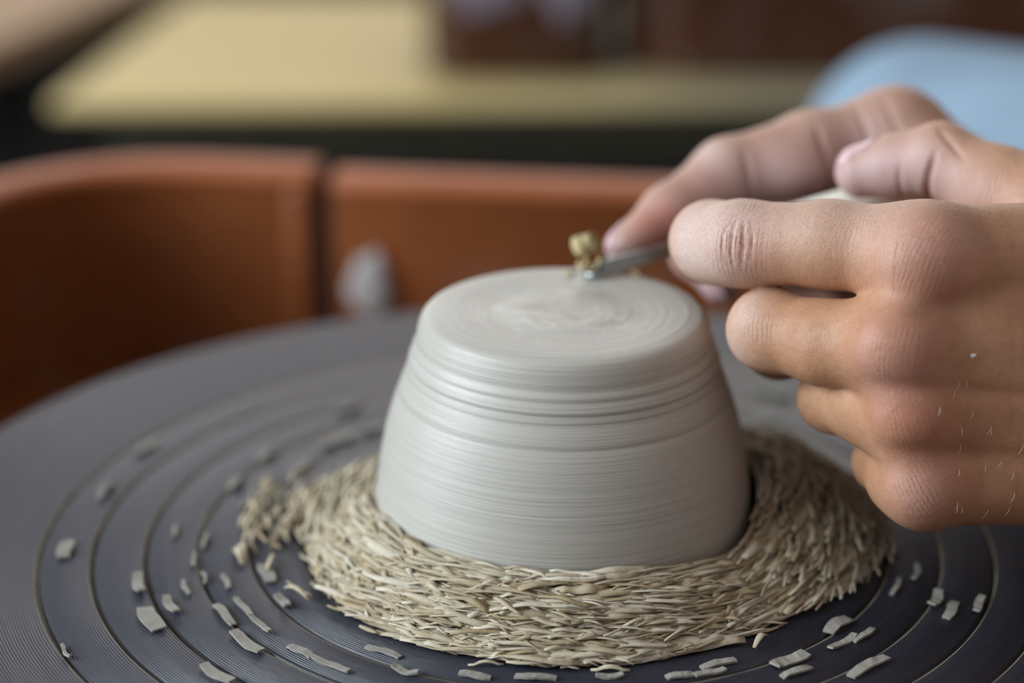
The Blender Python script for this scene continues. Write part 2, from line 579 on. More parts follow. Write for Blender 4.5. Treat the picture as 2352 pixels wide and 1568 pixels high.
# ------------------------------------------------------------------ bowl
bowl = empty('clay_bowl', (-0.0015, 0, 0))
tag(bowl, 'pale grey clay bowl turned upside down on the wheel head being trimmed', 'bowl')
bp = [(0.0, 0.0668), (0.004, 0.0669), (0.010, 0.0672), (0.0165, 0.0673), (0.0168, 0.06722), (0.022, 0.0673), (0.0295, 0.0677), (0.0335, 0.0678),
      (0.0368, 0.0676), (0.0385, 0.0670), (0.0395, 0.0659), (0.0401, 0.0643), (0.0406, 0.0622), (0.0409, 0.0605),
      (0.0408, 0.0597), (0.0411, 0.0592), (0.0419, 0.0581), (0.0420, 0.0575), (0.0418, 0.0570), (0.0425, 0.0562), (0.0431, 0.0547),
      (0.0432, 0.0541), (0.0429, 0.0537), (0.0431, 0.0531), (0.0437, 0.0522), (0.0437, 0.0518), (0.0436, 0.0514), (0.0441, 0.0507), (0.0447, 0.0492), (0.0455, 0.0472),
      (0.0461, 0.0456), (0.0460, 0.0452), (0.0464, 0.0447), (0.0474, 0.0420), (0.0484, 0.0388), (0.0495, 0.0348), (0.0504, 0.0308), (0.0512, 0.0266), (0.0519, 0.0222), (0.0525, 0.0176),
      (0.0529, 0.0130), (0.0531, 0.0085), (0.0532, 0.0045), (0.0532, 0.0012), (0.0528, 0.0002), (0.0490, 0.0002), (0.0486, 0.002), (0.0480, 0.012), (0.0465, 0.026), (0.0440, 0.039),
      (0.0400, 0.050), (0.033, 0.0575), (0.02, 0.0605), (0, 0.061)]
vs, fs = lathe(bp, 192)
bo = obj_pydata('bowl_body', vs, [tuple(reversed(f)) for f in fs], M_bowl, bowl)


# ------------------------------------------------------------------ ribbons of clay
def ribbon(V, Fc, pts, width, normals, thick, min_w=0.35):
    """a thin closed strip along pts; appended to lists"""
    base = len(V)
    n = len(pts)
    for i in range(n):
        p_ = pts[i]
        t = pts[min(i + 1, n - 1)] - pts[max(i - 1, 0)]
        t /= (np.linalg.norm(t) + 1e-12)
        nn_ = normals[i] - t * np.dot(normals[i], t)
        nn_ /= (np.linalg.norm(nn_) + 1e-12)
        b = np.cross(t, nn_)
        wd = width * (min_w + (1 - min_w) * math.sin(math.pi * (0.08 + 0.84 * i / (n - 1))))
        for sb, sn_ in ((-1, -1), (1, -1), (1, 1), (-1, 1)):
            V.append(p_ + b * sb * wd / 2 + nn_ * sn_ * thick / 2)
    for i in range(n - 1):
        for k in range(4):
            k2 = (k + 1) % 4
            Fc.append((base + i * 4 + k, base + i * 4 + k2, base + i * 4 + 4 + k2, base + i * 4 + 4 + k))
    Fc.append((base + 3, base + 2, base + 1, base))
    e = base + (n - 1) * 4
    Fc.append((e, e + 1, e + 2, e + 3))


# pile of shavings around the bowl: outer radius and height by azimuth (degrees)
AZ = [-180, -165, -150, -134, -117, -92, -65, -40, -22, -2, 19, 34, 48, 70, 90, 110, 130, 150, 165, 180]
RO = [.070, .0715, .0735, .0750, .0770, .0775, .0755, .0735, .0825, .0900, .0920, .083, .070, .062, .060, .060, .063, .074, .080, .070]
HT = [.008, .012, .0140, .0140, .0140, .0150, .0115, .0085, .0120, .0185, .0210, .016, .009, .004, .003, .003, .005, .010, .009, .008]


def pile_r(a): return np.interp(a, AZ, RO)
def pile_h(a): return np.interp(a, AZ, HT)


def pile_z(a, r):
    ro, h = pile_r(a), pile_h(a)
    t = np.clip((r - 0.0525) / (ro - 0.0525), 0, 1)
    return h * (1 - t ** 2.2)


pile = empty('shavings_pile', (0, 0, 0))
tag(pile, 'heap of pale clay trimmings banked in a ring around the upturned bowl', 'clay shavings')
V, Fc = [], []
na, nr = 180, 12
for i in range(na):
    a = -180 + 360 * i / na
    for j in range(nr):
        t = j / (nr - 1)
        r = 0.0535 + (pile_r(a) - 0.0535) * t
        lump = 0.0012 * math.sin(a * 0.31 + 9 * t) + 0.0010 * math.sin(a * 0.83 + 4 * t) * math.cos(7 * t)
        z = max(0.0003, pile_z(a, r) * 0.86 + lump * (1 - t) - 0.0008) if j < nr - 1 else 0.0002
        V.append((r * math.cos(math.radians(a)), r * math.sin(math.radians(a)), z))
for i in range(na):
    for j in range(nr - 1):
        i2 = (i + 1) % na
        Fc.append((i * nr + j, i * nr + j + 1, i2 * nr + j + 1, i2 * nr + j))
core = obj_pydata('heap_core', V, Fc, M_shav, pile)
core['kind'] = 'stuff'
V, Fc = [], []
count = 0
while count < 3600:
    a = random.uniform(-180, 180)
    ro = float(pile_r(a))
    t = random.random() ** 0.8
    r = 0.0550 + (ro + 0.0015 - 0.0550) * t
    if random.random() > (0.35 + pile_h(a) / 0.02): continue
    count += 1
    ln = random.uniform(0.008, 0.034)
    wd = random.uniform(0.0005, 0.0017) if random.random() < 0.85 else random.uniform(0.0018, 0.0032)
    n = random.randint(8, 12)
    z0 = float(pile_z(a, r)) * random.uniform(0.75, 1.0) + random.uniform(0, 0.0016) + 0.0006
    da = math.degrees(ln / r)
    dr = random.gauss(0, 0.0014)
    arch = random.uniform(-0.0003, 0.0013)
    tilt = random.uniform(-0.4, 0.4) + 0.35
    pts, nrm = [], []
    for i in range(n):
        s = i / (n - 1) - 0.5
        aa = math.radians(a + da * s)
        rr = max(0.0542, r + dr * s * 2 + 0.0008 * math.sin(7 * s + a))
        zz = max(0.0006, z0 + arch * (1 - 4 * s * s) + 0.0004 * math.sin(11 * s + a))
        pts.append(np.array([rr * math.cos(aa), rr * math.sin(aa), zz]))
        tw = tilt + 0.8 * s * math.sin(a * 3)
        nrm.append(np.array([math.sin(tw) * math.cos(aa), math.sin(tw) * math.sin(aa), math.cos(tw)]))
    ribbon(V, Fc, pts, wd, nrm, 0.00030)
for k in range(110):
    a = random.gauss(172, 9)
    r = random.uniform(0.074, 0.097)
    if random.random() < 0.3: a, r = random.uniform(-170, 20), float(pile_r(a if a < 180 else a - 360)) + random.uniform(0.001, 0.006)
    ln = random.uniform(0.004, 0.011); wd = random.uniform(0.0008, 0.0022); n = 7
    da = math.degrees(ln / r); z0 = random.uniform(0.0006, 0.0035); tilt = random.uniform(-0.6, 0.6)
    pts, nrm = [], []
    for i in range(n):
        s = i / (n - 1) - 0.5
        aa = math.radians(a + da * s); rr = r + 0.003 * s * math.sin(k)
        pts.append(np.array([rr * math.cos(aa), rr * math.sin(aa), max(0.0005, z0 * (1 - 3 * s * s * (k % 3)))]))
        nrm.append(np.array([math.sin(tilt) * math.cos(aa), math.sin(tilt) * math.sin(aa), math.cos(tilt)]))
    ribbon(V, Fc, pts, wd, nrm, 0.00030)
rb = obj_pydata('shaving_ribbons', V, Fc, M_shav, pile, True)
rb['kind'] = 'stuff'

# chips flung over the wheel head: pixel x, y, tangential length px, radial width px
CHIPS = [(150, 1265, 42, 40), (318, 1345, 50, 26), (345, 1425, 70, 42), (402, 1222, 30, 12), (540, 1112, 38, 20), (520, 1340, 40, 12), (515, 1415, 70, 20),
         (565, 1478, 85, 24), (425, 1352, 42, 12), (392, 1395, 50, 22), (612, 1320, 50, 30), (650, 1385, 40, 24), (578, 1195, 40, 16), (335, 1030, 50, 24), (612, 1048, 44, 20),
         (775, 1012, 80, 26), (640, 1225, 44, 20), (560, 1398, 60, 14), (470, 1330, 30, 10), (700, 1232, 40, 20), (820, 1415, 70, 22), (498, 1552, 80, 22), (690, 1500, 60, 16), (760, 1530, 90, 14),
         (1925, 1440, 64, 34), (1935, 1480, 70, 18), (1985, 1463, 60, 14), (2150, 1380, 44, 24), (2185, 1405, 50, 26), (2248, 1392, 44, 20), (1995, 1535, 100, 26), (1815, 1520, 80, 26), (1830, 1548, 70, 16),
         (2105, 1318, 40, 14), (1800, 1392, 60, 12), (1842, 1390, 50, 18), (1650, 1528, 80, 16), (1630, 1548, 70, 12), (1562, 1556, 60, 14), (1400, 1556, 60, 10), (1230, 1560, 90, 12),
         (1775, 903, 90, 26), (1760, 965, 60, 18), (1825, 1012, 70, 16), (1090, 1555, 70, 12), (930, 1545, 60, 12), (240, 1130, 50, 14), (690, 1075, 60, 22), (800, 940, 70, 18), (860, 985, 50, 16),
         (640, 1145, 40, 24), (150, 1500, 40, 8), (2060, 1350, 50, 14), (1720, 1450, 60, 14), (880, 1500, 80, 14), (600, 1440, 60, 14), (470, 1245, 40, 10), (445, 1290, 34, 10)]
SPECIAL = {0: 'rust and lilac tinged clay chip lying apart on the outer band of the wheel head',
           2: 'widest squarish pale clay chip on the front left of the wheel head',
           41: 'long buff clay strip lying on the wheel head behind the potter\'s curled fingers',
           24: 'largest ragged cluster chip of pale clay in front of the heap on the right',
           30: 'long bright clay strip at the bottom edge of the wheel head on the right'}
CHIP_LABELS = {}
for ci, (px, py, lt, wr) in enumerate(CHIPS):
    P = onz(px, py, 0.0)
    r = float(np.hypot(P[0], P[1]))
    a = math.atan2(P[1], P[0])
    ln, wd = lt * 0.115e-3, wr * 0.115e-3
    # pixel sizes run along the groove; foreshortening undone roughly by azimuth
    fs_t = math.hypot(math.sin(a), math.cos(a) * 0.45)
    fs_r = math.hypot(math.cos(a), math.sin(a) * 0.45)
    ln, wd = ln / max(fs_t, 0.45), wd / max(fs_r, 0.45)
    V, Fc, pts, nrm = [], [], [], []
    n = 7
    lift = random.uniform(0.0002, 0.0009)
    for i in range(n):
        s = i / (n - 1) - 0.5
        aa = s * ln / r
        zz = 0.0006 + lift * (4 * s * s if ci % 2 else 1 - 4 * s * s) * 0.9 + 0.0002 * random.random()
        rr = r + 0.0003 * math.sin(6 * s + ci)
        pts.append(np.array([rr * math.cos(aa) - r, rr * math.sin(aa), zz]))
        tw = random.uniform(-0.1, 0.1)
        nrm.append(np.array([math.sin(tw), 0, math.cos(tw)]))
    ribbon(V, Fc, pts, wd * random.uniform(0.8, 1.0), nrm, 0.0006, 0.75)
    zmin = min(v[2] for v in V)
    V = [np.array([v[0], v[1], v[2] - zmin + 0.0001]) for v in V]
    o = obj_pydata('clay_chip', V, Fc, M_chip, None, False)
    o.location = (r * math.cos(a), r * math.sin(a), 0)
    o.rotation_euler = (0, 0, a)
    gr = sum(1 for g_r in GROOVES if g_r > r)
    band = ['outermost', 'second', 'third', 'fourth', 'fifth', 'sixth', 'innermost'][min(gr, 6)]
    azd = math.degrees(a)
    where = ('right of heap' if -25 < azd <= 25 else 'behind bowl' if 25 < azd <= 145 else 'left of heap' if azd > 145 or azd <= -165
             else 'front left of heap' if azd <= -120 else 'in front of heap' if azd <= -70 else 'front right of heap')
    shape = 'long thin' if lt > 4 * wr else 'narrow' if lt > 2.6 * wr else 'broad'
    lab = f'{shape} clay flake on the {band} ring, {where}'
    CHIP_LABELS.setdefault(SPECIAL.get(ci) or lab, []).append((px, o))
    tag(o, SPECIAL.get(ci) or lab, 'clay chip', 'clay chips scattered on the wheel head')

for lab, members in CHIP_LABELS.items():
    members.sort(key=lambda q: q[0])
    n = len(members)
    place = {1: [''], 2: [', the left one', ', the right one'], 3: [', leftmost of three', ', middle of three', ', rightmost of three']}.get(
        n, [f', {w_} from the left' for w_ in ('first', 'second', 'third', 'fourth', 'fifth', 'sixth', 'seventh', 'eighth')][:n])
    for (_, o), pl in zip(members, place):
        o['label'] = lab + pl

# ------------------------------------------------------------------ trimming tool
tip = onz(1345, 634, 0.0680)
hnd = at(1945, 474, 0.634)
tool = empty('trimming_tool', tuple(tip))
tag(tool, 'steel trimming tool with a pale wooden handle held against the bowl foot', 'trimming tool')
ax = (hnd - tip); tl = np.linalg.norm(ax); ax /= tl


def tube(pts, radii, n=12):
    V, Fc = [], []
    prev = None
    for i, p_ in enumerate(pts):
        t = pts[min(i + 1, len(pts) - 1)] - pts[max(i - 1, 0)]
        t = t / np.linalg.norm(t)
        if prev is None:
            prev = np.cross(t, [0.3, 0.2, 1.0]); prev /= np.linalg.norm(prev)
        prev = prev - t * np.dot(prev, t); prev /= np.linalg.norm(prev)
        b = np.cross(t, prev)
        for k in range(n):
            a = 2 * math.pi * k / n
            V.append(p_ + radii[i] * (math.cos(a) * prev + math.sin(a) * b))
    for i in range(len(pts) - 1):
        for k in range(n):
            k2 = (k + 1) % n
            Fc.append((i * n + k, i * n + k2, (i + 1) * n + k2, (i + 1) * n + k))
    Fc.append(tuple(reversed(range(n))))
    Fc.append(tuple(range((len(pts) - 1) * n, len(pts) * n)))
    return V, Fc


# flat steel strip: leaves the handle, runs down to the foot and bends over into the cutting end
upv = np.array([0.0, 0, 1.0])
sidev = np.cross(ax, upv); sidev /= np.linalg.norm(sidev)
nv = np.cross(sidev, ax)
pts, nrm = [], []
for t in np.linspace(0.62, 0.03, 12):
    pts.append(ax * tl * t + nv * 0.0012); nrm.append(sidev)
V, Fc = [], []
ribbon(V, Fc, pts, 0.0040, [sidev] * len(pts), 0.0012)
V2 = [np.array(v) for v in V]
# constant width strip
n_p = len(pts)
for i in range(n_p):
    c_ = pts[i]
    for k, (sb, sn_) in enumerate(((-1, -1), (1, -1), (1, 1), (-1, 1))):
        V2[i * 4 + k] = c_ + nv * sb * 0.0021 + sidev * sn_ * 0.0008
shk = obj_pydata('shank', V2, Fc, M_steel, tool, False)
# bent loop end
lp = []
for i in range(15):
    t = i / 14
    a = math.pi * (0.5 + t)
    lp.append(ax * (0.0052 + 0.0048 * math.cos(a)) + sidev * (0.0030 * math.sin(a)) + nv * 0.0006)
V, Fc = tube(lp, [0.00095] * 15, 8)
obj_pydata('cutting_loop', V, Fc, M_steel, tool)
hp = [ax * tl * t for t in (0.60, 0.605, 0.63, 0.70, 0.8, 0.9, 1.0, 1.15, 1.3, 1.45, 1.5, 1.51)]
hr = [0.002, 0.0035, 0.0042, 0.0046, 0.0049, 0.0052, 0.0053, 0.0052, 0.005, 0.0046, 0.0035, 0.001]
V, Fc = tube(hp, hr, 20)
obj_pydata('handle', V, Fc, M_handle, tool)
V, Fc = tube([ax * tl * t for t in (0.575, 0.58, 0.62, 0.625)], [0.0030, 0.0037, 0.0043, 0.0043], 20)
obj_pydata('ferrule', V, Fc, M_steel, tool)


# fresh curls at the tool
def curl(name, px, py, d, rad, turns, wd, axis, label, pitch_=0.0012, th=0.0004, rot=0.0):
    c_ = at(px, py, d)
    V, Fc, pts, nrm = [], [], [], []
    axis = np.array(axis, float); axis /= np.linalg.norm(axis)
    u = np.cross(axis, [0.1, 0.9, 0.3]); u /= np.linalg.norm(u)
    w_ = np.cross(axis, u)
    n = max(8, int(14 * turns))
    for i in range(n):
        t = i / (n - 1)
        a = rot + 2 * math.pi * turns * t
        r = rad * (1 - 0.35 * t)
        pts.append((u * math.cos(a) + w_ * math.sin(a)) * r + axis * pitch_ * (t - 0.5))
        nrm.append(u * math.cos(a) + w_ * math.sin(a))
    ribbon(V, Fc, pts, wd, nrm, th)
    o = obj_pydata(name, V, Fc, M_curl, None, True)
    o.location = tuple(c_)
    tag(o, label, 'clay shaving', 'fresh curls at the tool tip')
    return o


curl('clay_curl', 1347, 560, 0.628, 0.0034, 1.35, 0.0050, (0.75, -0.5, 0.40), 'topmost golden round curl of fresh clay standing beside the fingertip', 0.003)
curl('clay_curl', 1330, 592, 0.626, 0.0026, 0.6, 0.0020, (0.2, -1, 0.1), 'thin open hoop of clay leaning left under the golden curl', 0.001, rot=2.0)
curl('clay_curl', 1355, 600, 0.624, 0.0030, 0.55, 0.0022, (0.5, -0.8, 0.4), 'pale bent strip of clay crossing below the golden curl', 0.004, rot=0.6)
curl('clay_curl', 1372, 598, 0.627, 0.0028, 0.7, 0.0020, (0.9, -0.3, 0.2), 'upright clay strip touching the tool shank near the fingertip', 0.003, rot=1.2)
curl('clay_curl', 1306, 630, 0.628, 0.0016, 0.8, 0.0022, (0.2, 0.2, 1), 'small white crumb curl lying left of the tool tip', 0.0008)
curl('clay_curl', 1450, 634, 0.640, 0.0028, 0.6, 0.0024, (0.1, -0.3, 1), 'brown curl of clay lying behind the steel shank on the foot', 0.0008, rot=1.0)
o = curl('clay_curl', 1212, 748, 0.592, 0.0016, 0.6, 0.0018, (0.1, 0.3, 1), 'loose tan crumb lying on the flat foot of the bowl', 0.0006)

# ------------------------------------------------------------------ person
# signed distance fields in millimetres, surface extracted with surface nets on a rectilinear grid
MM = 1000.0


def P3(x, y, d): return at(x, y, d) * MM


def RP(rpx, d): return rpx * d / F_PX * MM


def smin(a, b, k):
    h = np.maximum(k - np.abs(a - b), 0) / k
    return np.minimum(a, b) - h * h * k * 0.25


class Grid:
    def __init__(s, xs, ys, zs):
        s.ax = [np.asarray(q, np.float32) for q in (xs, ys, zs)]
        s.F = np.full([len(q) for q in s.ax], 60.0, np.float32)

    def sl(s, lo, hi):
        out = []
        for k in range(3):
            i0 = int(np.searchsorted(s.ax[k], lo[k])); i1 = int(np.searchsorted(s.ax[k], hi[k]))
            out.append(slice(max(0, i0 - 1), min(len(s.ax[k]), i1 + 1)))
        return tuple(out)

    def xyz(s, sl):
        return (s.ax[0][sl[0]][:, None, None], s.ax[1][sl[1]][None, :, None], s.ax[2][sl[2]][None, None, :])


def cone_d(X, a, b, ra, rb):
    ba = b - a
    l2 = float(ba @ ba) + 1e-9
    x, y, z = X[0] - a[0], X[1] - a[1], X[2] - a[2]
    t = np.clip((x * ba[0] + y * ba[1] + z * ba[2]) / l2, 0, 1)
    dx, dy, dz = x - ba[0] * t, y - ba[1] * t, z - ba[2] * t
    return np.sqrt(dx * dx + dy * dy + dz * dz) - (ra + (rb - ra) * t)


def ell_d(X, c, rad, R=None):
    x, y, z = X[0] - c[0], X[1] - c[1], X[2] - c[2]
    if R is not None:
        x, y, z = (R[i][0] * x + R[i][1] * y + R[i][2] * z for i in range(3))
    k0 = np.sqrt((x / rad[0]) ** 2 + (y / rad[1]) ** 2 + (z / rad[2]) ** 2)
    return (k0 - 1.0) * min(rad)


def bbox(prims, pad):
    lo = np.full(3, 1e9); hi = -lo
    for pr in prims:
        if pr[0] == 'c':
            for q, r in ((pr[1], pr[3]), (pr[2], pr[4])):
                lo = np.minimum(lo, q - r); hi = np.maximum(hi, q + r)
        else:
            m = max(pr[2]); lo = np.minimum(lo, pr[1] - m); hi = np.maximum(hi, pr[1] + m)
    return lo - pad, hi + pad


def eval_chain(g, sl, prims, k):
    X = g.xyz(sl)
    shape = [q.stop - q.start for q in sl]
    D = np.full(shape, 60.0, np.float32)
    for pr in prims:
        lo, hi = bbox([pr], 12.0)
        s2 = g.sl(lo, hi)
        loc, ok = [], True
        for q, w_ in zip(s2, sl):
            i0, i1 = max(q.start, w_.start), min(q.stop, w_.stop)
            if i1 <= i0: ok = False; break
            loc.append(slice(i0, i1))
        if not ok: continue
        X2 = g.xyz(tuple(loc))
        d = cone_d(X2, *pr[1:5]) if pr[0] == 'c' else ell_d(X2, pr[1], pr[2], pr[3] if len(pr) > 3 else None)
        rel = tuple(slice(q.start - w_.start, q.stop - w_.start) for q, w_ in zip(loc, sl))
        kk = pr[5] if pr[0] == 'c' and len(pr) > 5 else (pr[4] if pr[0] == 'e' and len(pr) > 4 else k)
        D[rel] = smin(D[rel], d.astype(np.float32), kk)
    return D


def build_hand(g, palm, fingers, kp=9.0, kf=4.0, kj=7.0, ks=0.7):
    allp = palm + [q for f in fingers for q in f]
    sl = g.sl(*bbox(allp, 14.0))
    Pm = eval_chain(g, sl, palm, kp)
    H = Pm.copy()
    for f in fingers:
        fs = g.sl(*bbox(f, 14.0))
        D = eval_chain(g, fs, f, kf)
        rel = tuple(slice(q.start - w_.start, q.stop - w_.start) for q, w_ in zip(fs, sl))
        G = smin(D, Pm[rel], kj)
        H[rel] = smin(H[rel], G, ks)
    g.F[sl] = smin(g.F[sl], H, 0.3)


def surface_nets(g):
    F = g.F
    ins = F < 0
    nx, ny, nz = F.shape
    cnt = np.zeros((nx - 1, ny - 1, nz - 1), np.uint8)
    for i in (0, 1):
        for j in (0, 1):
            for k in (0, 1):
                cnt += ins[i:nx - 1 + i, j:ny - 1 + j, k:nz - 1 + k]
    I, J, K = np.nonzero((cnt > 0) & (cnt < 8))
    del cnt
    n = len(I)
    idx = np.full((nx - 1, ny - 1, nz - 1), -1, np.int32)
    idx[I, J, K] = np.arange(n)
    corner = {}
    for i in (0, 1):
        for j in (0, 1):
            for k in (0, 1):
                corner[i, j, k] = F[I + i, J + j, K + k].astype(np.float64)
    acc = np.zeros((n, 3)); c = np.zeros(n)
    X, Y, Z = (a.astype(np.float64) for a in g.ax)
    for a0 in corner:
        for axis in range(3):
            if a0[axis]: continue
            b0 = list(a0); b0[axis] = 1; b0 = tuple(b0)
            fa, fb = corner[a0], corner[b0]
            m = (fa < 0) != (fb < 0)
            t = np.where(m, fa / np.where(m, fa - fb, 1), 0)
            pos = []
            for q, (A_, Q, base) in enumerate(((X, I, a0[0]), (Y, J, a0[1]), (Z, K, a0[2]))):
                p0 = A_[Q + base]
                if q == axis: p0 = p0 + t * (A_[Q + 1] - A_[Q])
                pos.append(p0)
            acc += np.where(m[:, None], np.stack(pos, 1), 0); c += m
    V = acc / c[:, None]
    quads = []
    for axis in range(3):
        sA = [slice(None)] * 3; sB = [slice(None)] * 3
        sA[axis] = slice(0, -1); sB[axis] = slice(1, None)
        cr = ins[tuple(sA)] != ins[tuple(sB)]
        e = np.argwhere(cr)
        o1, o2 = [(1, 2), (2, 0), (0, 1)][axis]
        ok = (e[:, o1] > 0) & (e[:, o2] > 0) & (e[:, o1] < F.shape[o1] - 1) & (e[:, o2] < F.shape[o2] - 1)
        e = e[ok]
        def at_(d1, d2):
            q = e.copy(); q[:, o1] -= d1; q[:, o2] -= d2
            return idx[q[:, 0], q[:, 1], q[:, 2]]
        Q = np.stack([at_(1, 1), at_(0, 1), at_(0, 0), at_(1, 0)], 1)
        flip = ~ins[e[:, 0], e[:, 1], e[:, 2]]
        Q[flip] = Q[flip][:, ::-1]
        quads.append(Q)
    return V, np.concatenate(quads)


def mesh_from(name, V, Q, mat, parent):
    me = bpy.data.meshes.new(name)
    me.vertices.add(len(V)); me.vertices.foreach_set('co', V.astype(np.float32).ravel())
    me.loops.add(Q.size); me.loops.foreach_set('vertex_index', Q.astype(np.int32).ravel())
    me.polygons.add(len(Q))
    me.polygons.foreach_set('loop_start', np.arange(0, Q.size, 4, dtype=np.int32))
    me.polygons.foreach_set('use_smooth', np.ones(len(Q), bool))
    me.materials.append(mat)
    me.update(calc_edges=True)
    me.validate()
    o = bpy.data.objects.new(name, me)
    COL.objects.link(o)
    if parent is not None: o.parent = parent
    return o


def c(a, b, *k): return ('c', a[0], b[0], a[1], b[1], *k)
def J(x, y, d, r): return (P3(x, y, d), RP(r, d))
def W(x, y, z, r): return (np.array([x, y, z], float), float(r))
def ch(*js): return [c(p_, q) for p_, q in zip(js[:-1], js[1:])]


# --- left hand (near the camera), back of the hand to the camera, fingers curled away
Li = [J(2125, 586, .5575, 114), J(1905, 561, .568, 97), J(1703, 559, .578, 95), J(1664, 561, .585, 88), J(1632, 554, .591, 88), J(1630, 562, .602, 84), J(1690, 580, .618, 70)]
Lm = [J(2065, 792, .5565, 114), J(1900, 788, .566, 94), J(1767, 757, .577, 91), J(1790, 785, .596, 80), J(1900, 780, .610, 66)]
Lr = [J(2095, 962, .5600, 104), J(2000, 935, .568, 87), J(1912, 915, .581, 73), J(1930, 925, .600, 66), J(2010, 900, .612, 58)]
Lp = [J(2125, 1115, .5640, 90), J(2075, 1090, .569, 81), J(2030, 1060, .582, 66), J(2060, 1040, .602, 57), J(2130, 1010, .614, 50)]
wrA, wrB = J(2720, 700, .592, 225), J(2720, 920, .596, 215)
Lpalm = [c(Li[0], J(2480, 638, .578, 176)), c(Lm[0], J(2480, 780, .576, 165)), c(Lr[0], J(2480, 920, .578, 165)), c(Lp[0], J(2460, 1055, .580, 150)),
         c(J(2480, 638, .578, 176), wrA), c(J(2480, 780, .576, 165), wrA), c(J(2480, 920, .578, 165), wrB), c(J(2460, 1055, .580, 150), wrB),
         c(J(2200, 640, .578, 110), J(2300, 1030, .581, 110))]
# knuckle heads
Lk = [('e', P3(2115, 602, .5475), np.array([9.5, 7.0, 8.5]), None, 9.0), ('e', P3(2055, 805, .5450), np.array([9.0, 6.5, 8.5]), None, 9.0),
      ('e', P3(2090, 965, .5490), np.array([8.0, 6.0, 7.0]), None, 8.0), ('e', P3(2115, 1120, .5555), np.array([7.0, 5.5, 6.5]), None, 8.0)]
Lpalm += Lk
# thumb behind the index finger
Lt = [J(2420, 690, .612, 115), J(2120, 580, .622, 76), J(1930, 556, .628, 62), J(1800, 560, .630, 54)]
elbowL = W(430, -150, 95, 44)
foreL = [c(wrA, elbowL, 20.0), c(wrB, elbowL, 20.0), c(W(260, -62, 72, 34), W(380, -130, 92, 47), 25.0)]

# --- right hand (behind), holding the tool
Ri = [J(2045, 316, .670, 100), J(1860, 353, .664, 94), J(1672, 402, .656, 82), J(1540, 492, .647, 66), J(1438, 568, .6385, 47)]
Rpad = [('e', P3(1815, 385, .655), np.array([12.0, 9.0, 8.5]), None, 6.0)]
Rm = [J(2050, 440, .692, 100), J(1730, 520, .686, 80), J(1600, 580, .674, 55), J(1660, 655, .660, 43)]
Rr = [J(2080, 520, .705, 95), J(1850, 600, .70, 74), J(1800, 690, .69, 62), J(1900, 720, .675, 50)]
Rp = [J(2130, 620, .715, 85), J(1960, 690, .705, 62), J(1950, 740, .695, 54), J(2040, 750, .68, 46)]
Rt = [J(2420, 500, .592, 118), J(2300, 440, .600, 98), J(2158, 366, .610, 80), J(2060, 380, .616, 68), J(1978, 395, .620, 60)]
wrR = J(2780, 690, .66, 215)
Rpalm = [c(Ri[0], J(2450, 600, .672, 140)), c(Rm[0], J(2450, 640, .688, 140)), c(Rr[0], J(2450, 690, .692, 140)), c(Rp[0], J(2450, 740, .692, 135)),
         c(J(2450, 600, .672, 140), wrR), c(J(2450, 640, .688, 140), wrR), c(J(2450, 690, .692, 140), wrR), c(J(2450, 740, .692, 135), wrR),
         c(Rt[0], wrR), c(J(2080, 350, .664, 88), J(2420, 560, .635, 110)),
         ('e', P3(2075, 300, .672), np.array([11.0, 10.0, 11.0]), None, 8.0)]
elbowR = W(440, 175, 90, 44)
foreR = [c(wrR, elbowR, 20.0), c(W(265, 75, 80, 33), W(390, 140, 92, 47), 25.0)]
# --- upper arms, neck, head, chest under the clothes
shL, shR = W(520, -190, 400, 52), W(520, 190, 400, 52)
upper = [c(elbowL, shL, 20.0), c(elbowR, shR, 20.0), c(shL, W(540, 0, 430, 70), 40.0), c(shR, W(540, 0, 430, 70), 40.0),
         c(W(560, 0, 370, 70), W(640, 0, 40, 80), 40.0), c(W(535, 0, 430, 58), W(490, 0, 540, 52), 30.0),
         ('e', np.array([478., 0, 620]), np.array([98., 76, 112]), None, 20.0), ('e', np.array([420., 0, 575]), np.array([45., 48, 55]), None, 25.0),
         c(W(386, 0, 636, 8), W(364, 0, 603, 12), 8.0), c(W(384, -42, 648, 9), W(384, 42, 648, 9), 10.0),
         ('e', np.array([485., 78, 612]), np.array([18., 8, 30]), None, 5.0), ('e', np.array([485., -78, 612]), np.array([18., 8, 30]), None, 5.0)]


def axis_pts(f0, f1, h, lo, hi):
    mid = list(np.arange(f0, f1, h))
    out, s_ = [], h
    q = f1
    while q < hi:
        out.append(q); s_ = min(s_ * 1.12, 9.0); q += s_
    left, s_ = [], h
    q = f0 - h
    while q > lo:
        left.append(q); s_ = min(s_ * 1.12, 9.0); q -= s_
    return left[::-1] + mid + out + [hi]


H = 0.62
G = Grid(axis_pts(6, 122, H, -12, 790), axis_pts(-82, 118, H, -270, 270), axis_pts(26, 122, H, -140, 770))
build_hand(G, Lpalm + foreL, [Li, Lm, Lr, Lp, Lt] and [ch(*Li), ch(*Lm), ch(*Lr), ch(*Lp), ch(*Lt)])
build_hand(G, Rpalm + foreR, [ch(*Ri) + Rpad, ch(*Rm), ch(*Rr), ch(*Rp), ch(*Rt)])
slU = G.sl(*bbox(upper, 20))
G.F[slU] = smin(G.F[slU], eval_chain(G, slU, upper, 20.0), 12.0)
SV, SQ = surface_nets(G)
FACE = [SV.copy(), SQ.copy()]


def grad_field(V, joints, fn): pass


def mesh_normals(V, Q):
    a = np.cross(V[Q[:, 2]] - V[Q[:, 0]], V[Q[:, 3]] - V[Q[:, 1]])
    Nn = np.zeros_like(V)
    for k in range(4): np.add.at(Nn, Q[:, k], a)
    return Nn / (np.linalg.norm(Nn, axis=1, keepdims=True) + 1e-9)


